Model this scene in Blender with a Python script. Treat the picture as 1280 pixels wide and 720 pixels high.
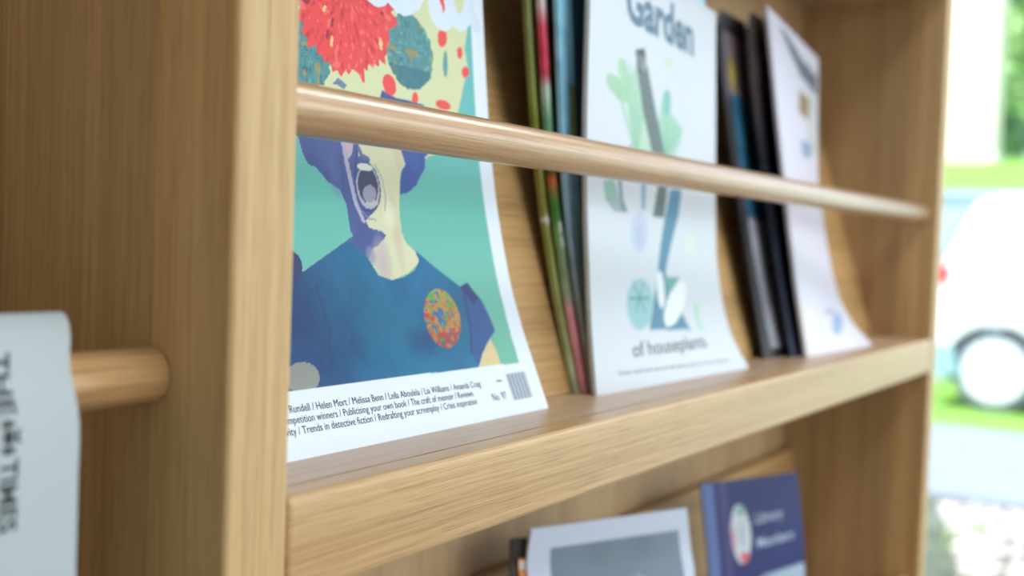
import bpy, bmesh, math, random
import numpy as np
from mathutils import Vector, Matrix

for o in list(bpy.data.objects):
    bpy.data.objects.remove(o)
scn = bpy.context.scene
C = scn.collection
random.seed(7)
RNG = np.random.RandomState(5)

# ------------------------------------------------------------------ camera
# All sizes of the display unit are in millimetres measured from the inner front
# corner of the middle shelf; H lifts that shelf to its height above the floor.
H = 1.12
def P(x, y, z):
    return Vector((x / 1000.0, y / 1000.0, H + z / 1000.0))

cam_data = bpy.data.cameras.new('camera')
cam = bpy.data.objects.new('camera', cam_data)
C.objects.link(cam)
F = Vector((0.84306, 0.53611, -0.04275)).normalized()
R = Vector((0.53756, -0.84244, 0.03631)).normalized()
U = R.cross(F).normalized()
R = F.cross(U).normalized()
m = Matrix((R, U, -F)).transposed().to_4x4()
m.translation = P(-250.2, -236.9, 81.2)
cam.matrix_world = m
cam_data.sensor_width = 36
cam_data.lens = 39.446
cam_data.clip_start = 0.02
cam_data.clip_end = 400
cam_data.dof.use_dof = True
cam_data.dof.focus_distance = 0.435
cam_data.dof.aperture_fstop = 6.2
scn.camera = cam

# ------------------------------------------------------------------ light and exposure
scn.view_settings.view_transform = 'Standard'
scn.view_settings.look = 'None'
scn.view_settings.gamma = 1
scn.view_settings.use_curve_mapping = False
scn.view_settings.exposure = -1.0

world = bpy.data.worlds.new('sky')
scn.world = world
world.use_nodes = True
wn = world.node_tree.nodes
wn.clear()
w_tc = wn.new('ShaderNodeTexCoord')
w_sep = wn.new('ShaderNodeSeparateXYZ')
w_ramp = wn.new('ShaderNodeValToRGB')
w_bg = wn.new('ShaderNodeBackground')
w_out = wn.new('ShaderNodeOutputWorld')
wl = world.node_tree.links
wl.new(w_tc.outputs['Generated'], w_sep.inputs[0])
wl.new(w_sep.outputs['Z'], w_ramp.inputs[0])
wl.new(w_ramp.outputs[0], w_bg.inputs[0])
wl.new(w_bg.outputs[0], w_out.inputs[0])
w_ramp.color_ramp.elements[0].position = 0.0
w_ramp.color_ramp.elements[0].color = (0.86, 0.93, 1, 1)
w_ramp.color_ramp.elements[1].position = 0.9
w_ramp.color_ramp.elements[1].color = (0.45, 0.66, 1, 1)
w_bg.inputs[1].default_value = 4.2

sun_d = bpy.data.lights.new('sun', 'SUN')
sun_d.energy = 16.0
sun_d.angle = math.radians(0.6)
sun_d.color = (1, 0.97, 0.92)
sun = bpy.data.objects.new('sun', sun_d)
C.objects.link(sun)
sun.rotation_euler = Vector((-0.42, 0.50, 0.75)).to_track_quat('Z', 'Y').to_euler()

def area(name, loc, target, sx, sy, power, col):
    d = bpy.data.lights.new(name, 'AREA')
    d.shape = 'RECTANGLE'
    d.size = sx
    d.size_y = sy
    d.energy = power
    d.color = col
    o = bpy.data.objects.new(name, d)
    C.objects.link(o)
    o.location = loc
    o.rotation_euler = (Vector(loc) - Vector(target)).to_track_quat('Z', 'Y').to_euler()
    return o
# daylight coming through the wide window in the wall behind the photographer: its sky part
area('window_daylight', (0.7, -3.42, 2.25), (0.55, 0.0, 1.15), 3.6, 0.55, 52, (0.90, 0.95, 1.0))
area('low_fill_light', (1.0, -3.42, 1.25), (0.6, 0.0, 1.1), 2.6, 1.4, 30, (0.96, 0.98, 1.0))  # added fill from low in front, lifts the shade under the shelves
# ceiling light panel in front of the display unit
area('ceiling_panel_light', (0.7, -0.75, 2.66), (0.6, -0.45, 1.1), 1.9, 0.3, 46, (0.88, 0.94, 1.0))
# daylight from the glazed wall to the right of the unit
area('glazing_daylight', (2.12, -1.5, 1.35), (0.3, -0.3, 1.1), 1.8, 1.9, 16, (0.90, 0.96, 1.0))

# ------------------------------------------------------------------ helpers
def tag(o, label=None, cat=None, group=None, kind=None):
    if label: o['label'] = label
    if cat: o['category'] = cat
    if group: o['group'] = group
    if kind: o['kind'] = kind
    return o

def empty(name, loc, label, cat, group=None):
    o = bpy.data.objects.new(name, None)
    o.empty_display_size = 0.05
    C.objects.link(o)
    o.location = loc
    return tag(o, label, cat, group)

def base_of(parent):
    b = Vector((0, 0, 0))
    while parent is not None:
        b += parent.location
        parent = parent.parent
    return b

def link(name, me, mat, parent=None, kind=None):
    """mesh vertices are in world metres; shift them so that the parent's base is their origin"""
    o = bpy.data.objects.new(name, me)
    C.objects.link(o)
    if parent is not None:
        o.parent = parent
        me.transform(Matrix.Translation(-base_of(parent)))
    if mat is not None:
        me.materials.append(mat)
    if kind: o['kind'] = kind
    return o

def bm_obj(name, bm, mat, parent=None, kind=None, smooth=False):
    me = bpy.data.meshes.new(name)
    bmesh.ops.recalc_face_normals(bm, faces=bm.faces)
    bm.to_mesh(me)
    bm.free()
    if smooth:
        me.shade_smooth()
    return link(name, me, mat, parent, kind)

def add_box(bm, a, b):
    (x0, y0, z0), (x1, y1, z1) = a, b
    vs = [bm.verts.new(v) for v in ((x0,y0,z0),(x1,y0,z0),(x1,y1,z0),(x0,y1,z0),(x0,y0,z1),(x1,y0,z1),(x1,y1,z1),(x0,y1,z1))]
    for f in ((0,3,2,1),(4,5,6,7),(0,1,5,4),(1,2,6,5),(2,3,7,6),(3,0,4,7)):
        bm.faces.new([vs[i] for i in f])
    return vs

def box(name, a, b, mat, parent=None, bevel=0.0, seg=2, kind=None):
    bm = bmesh.new()
    add_box(bm, a, b)
    if bevel:
        bmesh.ops.bevel(bm, geom=list(bm.edges), offset=bevel, segments=seg, affect='EDGES', profile=0.5)
    return bm_obj(name, bm, mat, parent, kind)

def mbox(name, a, b, mat, parent=None, bevel=0.0, seg=3):
    """box given in the unit's millimetres"""
    return box(name, P(*a), P(*b), mat, parent, bevel / 1000.0, seg)

def tube_x(bm, x0, x1, y, z, r, n=40, rings=2, round_end=0.0):
    st = []
    if round_end:
        for k in range(4):
            a = k / 4 * math.pi / 2
            st.append((x0 + round_end * (1 - math.sin(a)), r - round_end * (1 - math.cos(a))))
        st = [(x0 + round_end * (1 - math.sin(a)), r - round_end * (1 - math.cos(a))) for a in (math.pi/2, math.pi/4, 0)]
        st += [(x1 - round_end * (1 - math.sin(a)), r - round_end * (1 - math.cos(a))) for a in (0, math.pi/4, math.pi/2)]
    else:
        st = [(x0 + (x1 - x0) * i / (rings - 1), r) for i in range(rings)]
    prev = None
    first = None
    for x, rr in st:
        ring = [bm.verts.new((x, y + rr * math.cos(2*math.pi*k/n), z + rr * math.sin(2*math.pi*k/n))) for k in range(n)]
        if prev:
            for k in range(n):
                bm.faces.new((prev[k], prev[(k+1) % n], ring[(k+1) % n], ring[k]))
        else:
            first = ring
        prev = ring
    bm.faces.new(first)
    bm.faces.new(prev)

# ------------------------------------------------------------------ materials
def s2l(c):
    return tuple((v / 12.92 if v <= 0.04045 else ((v + 0.055) / 1.055) ** 2.4) for v in (x / 255.0 for x in c))

def plain(name, rgb, rough=0.6, spec=0.4, noise=0.06, nscale=40, metallic=0.0, coat=0.0):
    """solid colour with a little procedural mottling"""
    mt = bpy.data.materials.new(name)
    mt.use_nodes = True
    nt = mt.node_tree
    b = nt.nodes['Principled BSDF']
    b.inputs['Roughness'].default_value = rough
    b.inputs['Specular IOR Level'].default_value = spec
    b.inputs['Metallic'].default_value = metallic
    b.inputs['Coat Weight'].default_value = coat
    tc = nt.nodes.new('ShaderNodeTexCoord')
    nz = nt.nodes.new('ShaderNodeTexNoise')
    nz.inputs['Scale'].default_value = nscale
    nz.inputs['Detail'].default_value = 4
    nt.links.new(tc.outputs['Object'], nz.inputs['Vector'])
    r = nt.nodes.new('ShaderNodeValToRGB')
    c = s2l(rgb)
    r.color_ramp.elements[0].position = 0.3
    r.color_ramp.elements[1].position = 0.7
    r.color_ramp.elements[0].color = tuple(max(0, v * (1 - noise * 2)) for v in c) + (1,)
    r.color_ramp.elements[1].color = tuple(min(1, v * (1 + noise)) for v in c) + (1,)
    nt.links.new(nz.outputs[0], r.inputs[0])
    nt.links.new(r.outputs[0], b.inputs['Base Color'])
    return mt

def oak(name, axis, light, dark, rough=0.42, plank=60, seed=0.0, pore=0.5, bump=0.25, fine=1.0, spec=0.5, cath=1.0):
    """oak: broad bands, fine streaks and short dark pores running along one axis"""
    mt = bpy.data.materials.new(name)
    mt.use_nodes = True
    nt = mt.node_tree
    N, L = nt.nodes, nt.links
    b = N['Principled BSDF']
    b.inputs['Specular IOR Level'].default_value = spec
    geo = N.new('ShaderNodeNewGeometry')          # solid texture through the whole board
    def mapping(al, ac, off):
        mp = N.new('ShaderNodeMapping')
        sc = [ac, ac, ac]
        sc['XYZ'.index(axis)] = al
        mp.inputs['Scale'].default_value = sc
        mp.inputs['Location'].default_value = (off, off * 1.7, off * 0.6)
        L.new(geo.outputs['Position'], mp.inputs[0])
        return mp
    def noise(mp, scale, detail, dist=0.0, rgh=0.55):
        n = N.new('ShaderNodeTexNoise')
        n.inputs['Scale'].default_value = scale
        n.inputs['Detail'].default_value = detail
        n.inputs['Roughness'].default_value = rgh
        n.inputs['Distortion'].default_value = dist
        L.new(mp.outputs[0], n.inputs['Vector'])
        return n
    def ramp(src, stops):
        r = N.new('ShaderNodeValToRGB')
        e = r.color_ramp.elements
        e[0].position, e[0].color = stops[0]
        e[1].position, e[1].color = stops[-1]
        for p_, c_ in stops[1:-1]:
            q = e.new(p_); q.color = c_
        L.new(src, r.inputs[0])
        return r
    lc, dc = s2l(light), s2l(dark)
    mid = tuple((a * 0.55 + c * 0.45) for a, c in zip(lc, dc))
    broad = noise(mapping(1.2, plank, seed), 1.0, 3, 0.8 * cath)
    streak = noise(mapping(6.0, 700 * fine, seed + 3.1), 1.0, 4, 0.2)
    pores = noise(mapping(30.0, 1500 * fine, seed + 7.7), 1.0, 2, 0.0)
    add = N.new('ShaderNodeMath'); add.operation = 'MULTIPLY_ADD'
    L.new(streak.outputs[0], add.inputs[0]); add.inputs[1].default_value = 0.55
    mul = N.new('ShaderNodeMath'); mul.operation = 'MULTIPLY'
    L.new(broad.outputs[0], mul.inputs[0]); mul.inputs[1].default_value = 0.6
    L.new(mul.outputs[0], add.inputs[2])
    base = ramp(add.outputs[0], [(0.40, dc + (1,)), (0.55, mid + (1,)), (0.72, lc + (1,))])
    pr = ramp(pores.outputs[0], [(0.36, (0.62, 0.52, 0.42, 1)), (0.45, (1, 1, 1, 1))])
    mx = N.new('ShaderNodeMix'); mx.data_type = 'RGBA'; mx.blend_type = 'MULTIPLY'
    mx.inputs[0].default_value = pore
    L.new(base.outputs[0], mx.inputs[6]); L.new(pr.outputs[0], mx.inputs[7])
    L.new(mx.outputs[2], b.inputs['Base Color'])
    rr = N.new('ShaderNodeMapRange')
    L.new(streak.outputs[0], rr.inputs[0])
    rr.inputs[3].default_value = rough - 0.07; rr.inputs[4].default_value = rough + 0.1
    L.new(rr.outputs[0], b.inputs['Roughness'])
    bp = N.new('ShaderNodeBump')
    bp.inputs['Strength'].default_value = bump
    bp.inputs['Distance'].default_value = 0.0004
    hm = N.new('ShaderNodeMath'); hm.operation = 'ADD'
    L.new(pores.outputs[0], hm.inputs[0]); L.new(streak.outputs[0], hm.inputs[1])
    L.new(hm.outputs[0], bp.inputs['Height'])
    L.new(bp.outputs[0], b.inputs['Normal'])
    return mt

OAKL, OAKD = (206, 168, 118), (168, 124, 74)
M = {}
M['oak_upright'] = oak('oak_upright', 'Z', (190, 158, 116), (154, 122, 82), plank=38, seed=1.0, rough=0.5)
M['oak_edging_z'] = oak('oak_edging_z', 'Z', (208, 176, 126), (176, 138, 88), plank=70, seed=2.0, rough=0.45)
M['oak_lip'] = oak('oak_lip', 'X', (204, 166, 114), (168, 126, 74), plank=60, seed=4.0, rough=0.36, pore=0.55, bump=0.3)
M['oak_rod'] = oak('oak_rod', 'X', (206, 164, 116), (160, 116, 70), plank=90, seed=5.2, rough=0.3, pore=0.7, bump=0.5)
_b = M['oak_rod'].node_tree.nodes['Principled BSDF']; _b.inputs['Coat Weight'].default_value = 1.0; _b.inputs['Coat Roughness'].default_value = 0.28; _b.inputs['Coat IOR'].default_value = 1.7
_b = M['oak_lip'].node_tree.nodes['Principled BSDF']; _b.inputs['Coat Weight'].default_value = 0.45; _b.inputs['Coat Roughness'].default_value = 0.3; _b.inputs['Coat IOR'].default_value = 1.6
M['oak_shelf'] = oak('oak_shelf', 'X', (200, 170, 140), (166, 134, 106), plank=40, seed=8.0, rough=0.3, pore=0.5)
M['oak_backrest'] = oak('oak_backrest', 'X', (196, 158, 104), (164, 124, 74), plank=26, seed=9.0, rough=0.5, cath=2.2)
M['oak_back'] = oak('oak_back', 'Z', (190, 158, 118), (160, 126, 86), plank=30, seed=10.0, rough=0.5)

def print_mat(name, rough=0.4, spec=0.3):
    """ink on paper: reads the printed colours stored on the cover mesh, paper fibre from noise"""
    mt = bpy.data.materials.new(name)
    mt.use_nodes = True
    nt = mt.node_tree
    b = nt.nodes['Principled BSDF']
    at = nt.nodes.new('ShaderNodeVertexColor')
    at.layer_name = 'ink'
    nz = nt.nodes.new('ShaderNodeTexNoise')
    nz.inputs['Scale'].default_value = 900
    tc = nt.nodes.new('ShaderNodeTexCoord')
    nt.links.new(tc.outputs['Object'], nz.inputs['Vector'])
    mr = nt.nodes.new('ShaderNodeMapRange')
    mr.inputs[3].default_value = 0.96; mr.inputs[4].default_value = 1.0
    nt.links.new(nz.outputs[0], mr.inputs[0])
    mx = nt.nodes.new('ShaderNodeMix'); mx.data_type = 'RGBA'; mx.blend_type = 'MULTIPLY'
    mx.inputs[0].default_value = 1.0
    nt.links.new(at.outputs[0], mx.inputs[6]); nt.links.new(mr.outputs[0], mx.inputs[7])
    nt.links.new(mx.outputs[2], b.inputs['Base Color'])
    b.inputs['Roughness'].default_value = rough
    b.inputs['Specular IOR Level'].default_value = spec
    return mt
M['print'] = print_mat('printed_cover')
M['newsprint'] = print_mat('newsprint', 0.9, 0.1)
M['pages'] = plain('pages', (222, 220, 212), 0.8, 0.2, 0.04, 300)
M['ink_black'] = plain('ink_black', (66, 68, 78), 0.5, 0.3, 0.02)
M['ink_slate'] = plain('ink_slate', (96, 124, 146), 0.5, 0.3, 0.02)
M['ink_grey'] = plain('ink_grey', (88, 92, 96), 0.5, 0.3, 0.02)
M['ink_white'] = plain('ink_white', (226, 232, 240), 0.5, 0.3, 0.02)
M['ink_pale'] = plain('ink_pale', (176, 190, 206), 0.5, 0.3, 0.02)
M['ink_newsprint'] = plain('ink_newsprint', (70, 72, 74), 0.9, 0.1, 0.02)

# ------------------------------------------------------------------ the room (structure)
M['floor'] = plain('carpet_floor', (176, 168, 156), 0.9, 0.2, 0.12, 60)
M['plaster'] = plain('plaster', (222, 220, 214), 0.85, 0.2, 0.02, 8)
M['frame_white'] = plain('window_frame_paint', (225, 226, 224), 0.4, 0.4, 0.02, 8)
WX, WB, WF, WL, WT = 2.2, 1.3, -3.5, -3.0, 2.7
def struct(name, a, b, mat):
    o = box(name, a, b, mat); o['kind'] = 'structure'; return o
struct('floor', (WL, WF, -0.1), (WX + 0.12, WB, 0.0), M['floor'])
struct('ceiling', (WL - .1, WF - .1, WT), (WX + 0.12, WB + .1, WT + 0.1), M['plaster'])
struct('wall_back', (WL, WB, 0), (WX + 0.12, WB + 0.1, WT), M['plaster'])
struct('wall_left', (WL - 0.1, WF, 0), (WL, WB, WT), M['plaster'])
bm = bmesh.new()
add_box(bm, (WL, WF - 0.1, 0), (WX + .12, WF, 0.45)); add_box(bm, (WL, WF - 0.1, 2.55), (WX + .12, WF, WT))
add_box(bm, (WL, WF - 0.1, 0.45), (-1.7, WF, 2.55)); add_box(bm, (2.15, WF - 0.1, 0.45), (WX + .12, WF, 2.55))
bm_obj('wall_front', bm, M['plaster'], None, 'structure')
bm = bmesh.new()
add_box(bm, (WX, WF, 0), (WX + 0.12, WB, 0.12)); add_box(bm, (WX, WF, 2.55), (WX + 0.12, WB, WT))
add_box(bm, (WX, WF, 0.12), (WX + 0.12, WF + 0.15, 2.55)); add_box(bm, (WX, WB - 0.15, 0.12), (WX + 0.12, WB, 2.55))
bm_obj('wall_right', bm, M['plaster'], None, 'structure')

glass = bpy.data.materials.new('window_glass')
glass.use_nodes = True
gn = glass.node_tree.nodes; gn.clear()
g_t = gn.new('ShaderNodeBsdfTransparent'); g_t.inputs[0].default_value = (0.96, 0.98, 0.97, 1)
g_g = gn.new('ShaderNodeBsdfGlossy'); g_g.inputs['Roughness'].default_value = 0.02
g_f = gn.new('ShaderNodeFresnel'); g_f.inputs[0].default_value = 1.45
g_m = gn.new('ShaderNodeMixShader'); g_o = gn.new('ShaderNodeOutputMaterial')
gl_ = glass.node_tree.links
gl_.new(g_f.outputs[0], g_m.inputs[0]); gl_.new(g_t.outputs[0], g_m.inputs[1]); gl_.new(g_g.outputs[0], g_m.inputs[2]); gl_.new(g_m.outputs[0], g_o.inputs[0])
def window(name, axis, fixed, a0, a1, z0, z1, splits):
    """frame bars and one pane for each light"""
    bm = bmesh.new()
    bars = [a0] + [a0 + (a1 - a0) * k / splits for k in range(1, splits)] + [a1]
    def bx(u0, u1, w0, w1):
        if axis == 'X': add_box(bm, (fixed + .03, u0, w0), (fixed + .09, u1, w1))
        else: add_box(bm, (u0, fixed - .08, w0), (u1, fixed - .02, w1))
    bx(a0, a1, z0, z0 + .05); bx(a0, a1, z1 - .05, z1)
    for b_ in bars: bx(max(a0, b_ - .025), min(a1, b_ + .025), z0, z1)
    root = bm_obj(name, bm, M['frame_white'], None, 'structure')
    for k in range(splits):
        u0, u1 = bars[k] + .025, bars[k + 1] - .025
        bm = bmesh.new()
        if axis == 'X': vs = [(fixed + .06, u0, z0 + .05), (fixed + .06, u1, z0 + .05), (fixed + .06, u1, z1 - .05), (fixed + .06, u0, z1 - .05)]
        else: vs = [(u0, fixed - .05, z0 + .05), (u1, fixed - .05, z0 + .05), (u1, fixed - .05, z1 - .05), (u0, fixed - .05, z1 - .05)]
        bm.faces.new([bm.verts.new(v) for v in vs])
        bm_obj('pane', bm, glass, root)
window('window_1', 'X', WX, WF + .15, WB - .15, .12, 2.55, 2)
window('window_2', 'Y', WF, -1.7, 2.15, 0.45, 2.55, 3)

# ------------------------------------------------------------------ outdoors: ground
G0 = -0.03
M['lawn'] = plain('lawn', (132, 176, 84), 0.9, 0.1, 0.12, 6)
M['paving'] = plain('paving', (150, 158, 166), 0.8, 0.2, 0.05, 5)
M['soil'] = plain('soil', (108, 116, 100), 0.95, 0.1, 0.2, 9)
def quadstrip(name, pts, y0, y1, mat, th=0.3, cat=None):
    bm = bmesh.new()
    top = [[bm.verts.new((x, y, z)) for y in (y0, y1)] for x, z in pts]
    bot = [[bm.verts.new((x, y, min(q[1] for q in pts) - th)) for y in (y0, y1)] for x, z in pts]
    for i in range(len(pts) - 1):
        for A, B in ((top[i], top[i + 1]),):
            bm.faces.new((A[0], B[0], B[1], A[1]))
        bm.faces.new((bot[i][0], bot[i][1], bot[i + 1][1], bot[i + 1][0]))
        for s in (0, 1):
            bm.faces.new((top[i][s], top[i + 1][s], bot[i + 1][s], bot[i][s]))
    bm.faces.new((top[0][0], top[0][1], bot[0][1], bot[0][0]))
    bm.faces.new((top[-1][0], top[-1][1], bot[-1][1], bot[-1][0]))
    return bm_obj(name, bm, mat, None, 'structure')
quadstrip('soil_bed', [(WX + .12, G0), (3.6, G0 - .01), (5.74, G0 - .01)], -30, 30, M['soil'])
quadstrip('pavement', [(5.74, G0 + .02), (8.15, G0 + .02)], -30, 30, M['paving'])
quadstrip('lawn_ground', [(8.15, G0), (11.5, G0), (11.55, 1.72), (14, 2.1), (16.2, 2.52), (18, 2.7), (60, 3.2)], -40, 50, M['lawn'])

# ------------------------------------------------------------------ the oak display unit
W_, T_, D_ = 880.0, 25.0, 142.0
PITCH, SHELF_T = 362.0, 32.0
FLOORS = [-1086 + PITCH * k for k in range(5)]           # lowest shelf ... shelf above the frame
TOP = FLOORS[-1] + PITCH
LEFT_W = 460.0
unit = empty('magazine_display_unit', P(W_ / 2 - 200, D_ / 2, -1120), 'freestanding oak magazine and newspaper display unit with round rails and lipped shelves', 'shelving')
YE = 33.0                                                # depth of the solid front edging of each upright
def upright(x0, x1):
    u = mbox('upright', (x0, YE, -1120), (x1, D_ + 16, TOP), M['oak_upright'], unit)
    bm = bmesh.new()
    vs = add_box(bm, P(x0, 0, -1120), P(x1, YE, TOP))
    front = [e for e in bm.edges if all(abs(v.co.y) < 1e-6 for v in e.verts)]
    bmesh.ops.bevel(bm, geom=front, offset=0.0018, segments=3, affect='EDGES', profile=0.5)
    bm_obj('front_edging', bm, M['oak_edging_z'], u)
    return u
upright(-T_, 0); upright(W_, W_ + T_); upright(-T_ - LEFT_W - T_, -T_ - LEFT_W)
mbox('back_board', (0, D_, -1120), (W_, D_ + 16, TOP), M['oak_back'], unit)
mbox('back_board', (-T_ - LEFT_W, D_, -1120), (-T_, D_ + 16, TOP), M['oak_back'], unit)
mbox('plinth', (0, 22, -1120), (W_, 40, FLOORS[0] - SHELF_T), M['oak_lip'], unit, 1)
mbox('plinth', (-T_ - LEFT_W, 22, -1120), (-T_, 40, FLOORS[0] - SHELF_T), M['oak_lip'], unit, 1)

def rail(x0, x1, y, z, r, rend=0.0):
    bm = bmesh.new()
    a, b = P(x0, y, z), P(x1, y, z)
    tube_x(bm, a.x, b.x, a.y, a.z, r / 1000, 64, 2, rend / 1000)
    o = bm_obj('rail', bm, M['oak_rod'], unit, None, True)
    return o
for k, zf in enumerate(FLOORS + [TOP]):
    s = mbox('shelf', (0, 13, zf - SHELF_T), (W_, D_, zf), M['oak_shelf'], unit)
    mbox('shelf_lip', (0, 0, zf - SHELF_T), (W_, 13, zf + 0.3), M['oak_lip'], s, 2.4, 6)
    if zf < TOP - 1:
        # leaning backrest board of the bay above this shelf
        bm = bmesh.new()
        prof = [(57, 0), (130, 238), (138, 238), (65, 0)] if zf == 0 else [(92, 0), (132, 238), (140, 238), (100, 0)]
        rings = [[bm.verts.new(P(x, y, zf + z)) for y, z in prof] for x in (0.3, W_ - 0.3)]
        for i in range(4):
            bm.faces.new((rings[0][i], rings[0][(i + 1) % 4], rings[1][(i + 1) % 4], rings[1][i]))
        bm.faces.new(rings[0][::-1]); bm.faces.new(rings[1])
        bmesh.ops.bevel(bm, geom=[e for e in bm.edges if abs((e.verts[0].co - e.verts[1].co).x) > .5], offset=0.0008, segments=2, affect='EDGES')
        bm_obj('backrest_board', bm, M['oak_backrest'], unit)
        rail(0, W_, 15.2, zf + 120.5, 8.5, 1.0)
for z in (FLOORS[0], TOP):
    mbox('shelf', (-T_ - LEFT_W, 0, z - SHELF_T), (-T_, D_, z), M['oak_shelf'], unit, 1)
for z in (37, 560, -500):
    rail(-T_ - LEFT_W, -T_, 33, z, 8.5, 1.0)

# ------------------------------------------------------------------ printing on paper
def vnoise(x, y, seed=0):
    r = np.random.RandomState(seed).rand(64, 64)
    xi, yi = np.floor(x).astype(int), np.floor(y).astype(int)
    fx, fy = x - xi, y - yi
    fx, fy = fx * fx * (3 - 2 * fx), fy * fy * (3 - 2 * fy)
    g = lambda i, j: r[i % 64, j % 64]
    return (g(xi, yi) * (1 - fx) + g(xi + 1, yi) * fx) * (1 - fy) + (g(xi, yi + 1) * (1 - fx) + g(xi + 1, yi + 1) * fx) * fy

class Sheet:
    """print raster in millimetres of the sheet, origin at its lower left corner"""
    def __init__(s, w, h, step, base):
        s.w, s.h = w, h
        s.nu, s.nv = int(round(w / step)) + 1, int(round(h / step)) + 1
        s.u, s.v = np.meshgrid(np.linspace(0, w, s.nu), np.linspace(0, h, s.nv))
        s.c = np.empty(s.u.shape + (3,)); s.c[:] = base
    def inside(s, poly):
        u, v = s.u, s.v
        r = np.zeros(u.shape, bool)
        n = len(poly)
        for i in range(n):
            x0, y0 = poly[i]; x1, y1 = poly[(i + 1) % n]
            if y0 == y1: continue
            c = (y0 > v) != (y1 > v)
            r ^= c & (u < (x1 - x0) * (v - y0) / (y1 - y0) + x0)
        return r
    def paint(s, mask, col, a=1.0):
        if np.isscalar(a): a = np.full(s.u.shape, a)
        a = (a * mask)[..., None]
        s.c = s.c * (1 - a) + np.asarray(col, float) * a
    def poly(s, pts, col, a=1.0): s.paint(s.inside(pts), col, a)
    def rect(s, u0, v0, u1, v1, col, a=1.0):
        s.paint((s.u >= u0) & (s.u <= u1) & (s.v >= v0) & (s.v <= v1), col, a)
    def ell(s, cx, cy, rx, ry, col, a=1.0, soft=0.0):
        d = ((s.u - cx) / rx) ** 2 + ((s.v - cy) / ry) ** 2
        s.paint(np.ones(s.u.shape, bool), col, a * (np.clip((1 - d) / soft, 0, 1) if soft else (d < 1)))
    def line(s, pts, wd, col, a=1.0):
        best = np.full(s.u.shape, 1e9)
        for (x0, y0), (x1, y1) in zip(pts[:-1], pts[1:]):
            dx, dy = x1 - x0, y1 - y0
            t = np.clip(((s.u - x0) * dx + (s.v - y0) * dy) / (dx * dx + dy * dy + 1e-9), 0, 1)
            best = np.minimum(best, (s.u - x0 - t * dx) ** 2 + (s.v - y0 - t * dy) ** 2)
        s.paint(best < (wd / 2) ** 2, col, a)
    def mottle(s, mask, scale, amp, seed=0):
        n = (vnoise(s.u / scale, s.v / scale, seed) - .5) * 2 * amp
        s.c += n[..., None] * mask[..., None]

def catmull(pts, n=160):
    pts = np.array(pts, float)
    Q = np.vstack([2 * pts[0] - pts[1], pts, 2 * pts[-1] - pts[-2]])
    out = []
    for i in range(len(pts) - 1):
        a, b, c, d = Q[i:i + 4]
        for k in range(20):
            t = k / 20
            out.append(.5 * (2 * b + (c - a) * t + (2 * a - 5 * b + 4 * c - d) * t * t + (3 * b - a - 3 * c + d) * t ** 3))
    out.append(pts[-1]); out = np.array(out)
    L = np.r_[0, np.cumsum(np.linalg.norm(np.diff(out, axis=0), axis=1))]
    q = np.linspace(0, L[-1], n)
    return np.stack([np.interp(q, L, out[:, i]) for i in range(3)], 1), L[-1]

class Surf:
    """a limp sheet between a left and a right edge curve (unit millimetres)"""
    def __init__(s, left, right, w, corner=0.0):
        s.A, la = catmull(left); s.B, lb = catmull(right)
        s.w, s.h, s.corner = w, (la + lb) / 2, corner
    def at(s, u, v, off=0.0):
        u = np.asarray(u, float); v = np.asarray(v, float)
        if s.corner:                                   # rounded upper left corner
            r = s.corner
            du = np.clip(r - u, 0, r)
            lim = s.h - (r - np.sqrt(np.maximum(r * r - du * du, 0)))
            v = v * lim / s.h
        q = np.clip(v / s.h, 0, 1) * (len(s.A) - 1)
        i = np.minimum(q.astype(int), len(s.A) - 2); f = (q - i)[..., None]
        a = s.A[i] * (1 - f) + s.A[i + 1] * f
        b = s.B[i] * (1 - f) + s.B[i + 1] * f
        t = (u / s.w)[..., None]
        p = a + (b - a) * t
        tv = (s.A[i + 1] - s.A[i]) * (1 - t) + (s.B[i + 1] - s.B[i]) * t
        n = np.cross(b - a, tv)
        n /= np.linalg.norm(n, axis=-1, keepdims=True)
        return p + n * off                              # off > 0 lies in front of the sheet

def grid_obj(name, pts, cols, mat, parent, closed=False):
    nv, nu = pts.shape[:2]
    co = pts.reshape(-1, 3) / 1000.0
    co[:, 2] += H
    idx = np.arange(nu * nv).reshape(nv, nu)
    f = np.stack([idx[:-1, :-1], idx[:-1, 1:], idx[1:, 1:], idx[1:, :-1]], -1).reshape(-1, 4)
    me = bpy.data.meshes.new(name)
    me.vertices.add(len(co)); me.vertices.foreach_set('co', co.ravel())
    me.loops.add(f.size); me.loops.foreach_set('vertex_index', f.ravel().astype(np.int32))
    me.polygons.add(len(f)); me.polygons.foreach_set('loop_start', np.arange(0, f.size, 4, dtype=np.int32))
    me.update(calc_edges=True)
    if cols is not None:
        c = np.clip(cols.reshape(-1, 3) / 255.0, 0, 1)
        lin = np.where(c <= .04045, c / 12.92, ((c + .055) / 1.055) ** 2.4)
        at = me.color_attributes.new('ink', 'FLOAT_COLOR', 'POINT')
        at.data.foreach_set('color', np.hstack([lin, np.ones((len(lin), 1))]).ravel().astype(np.float32))
    me.shade_smooth()
    return link(name, me, mat, parent)

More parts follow.
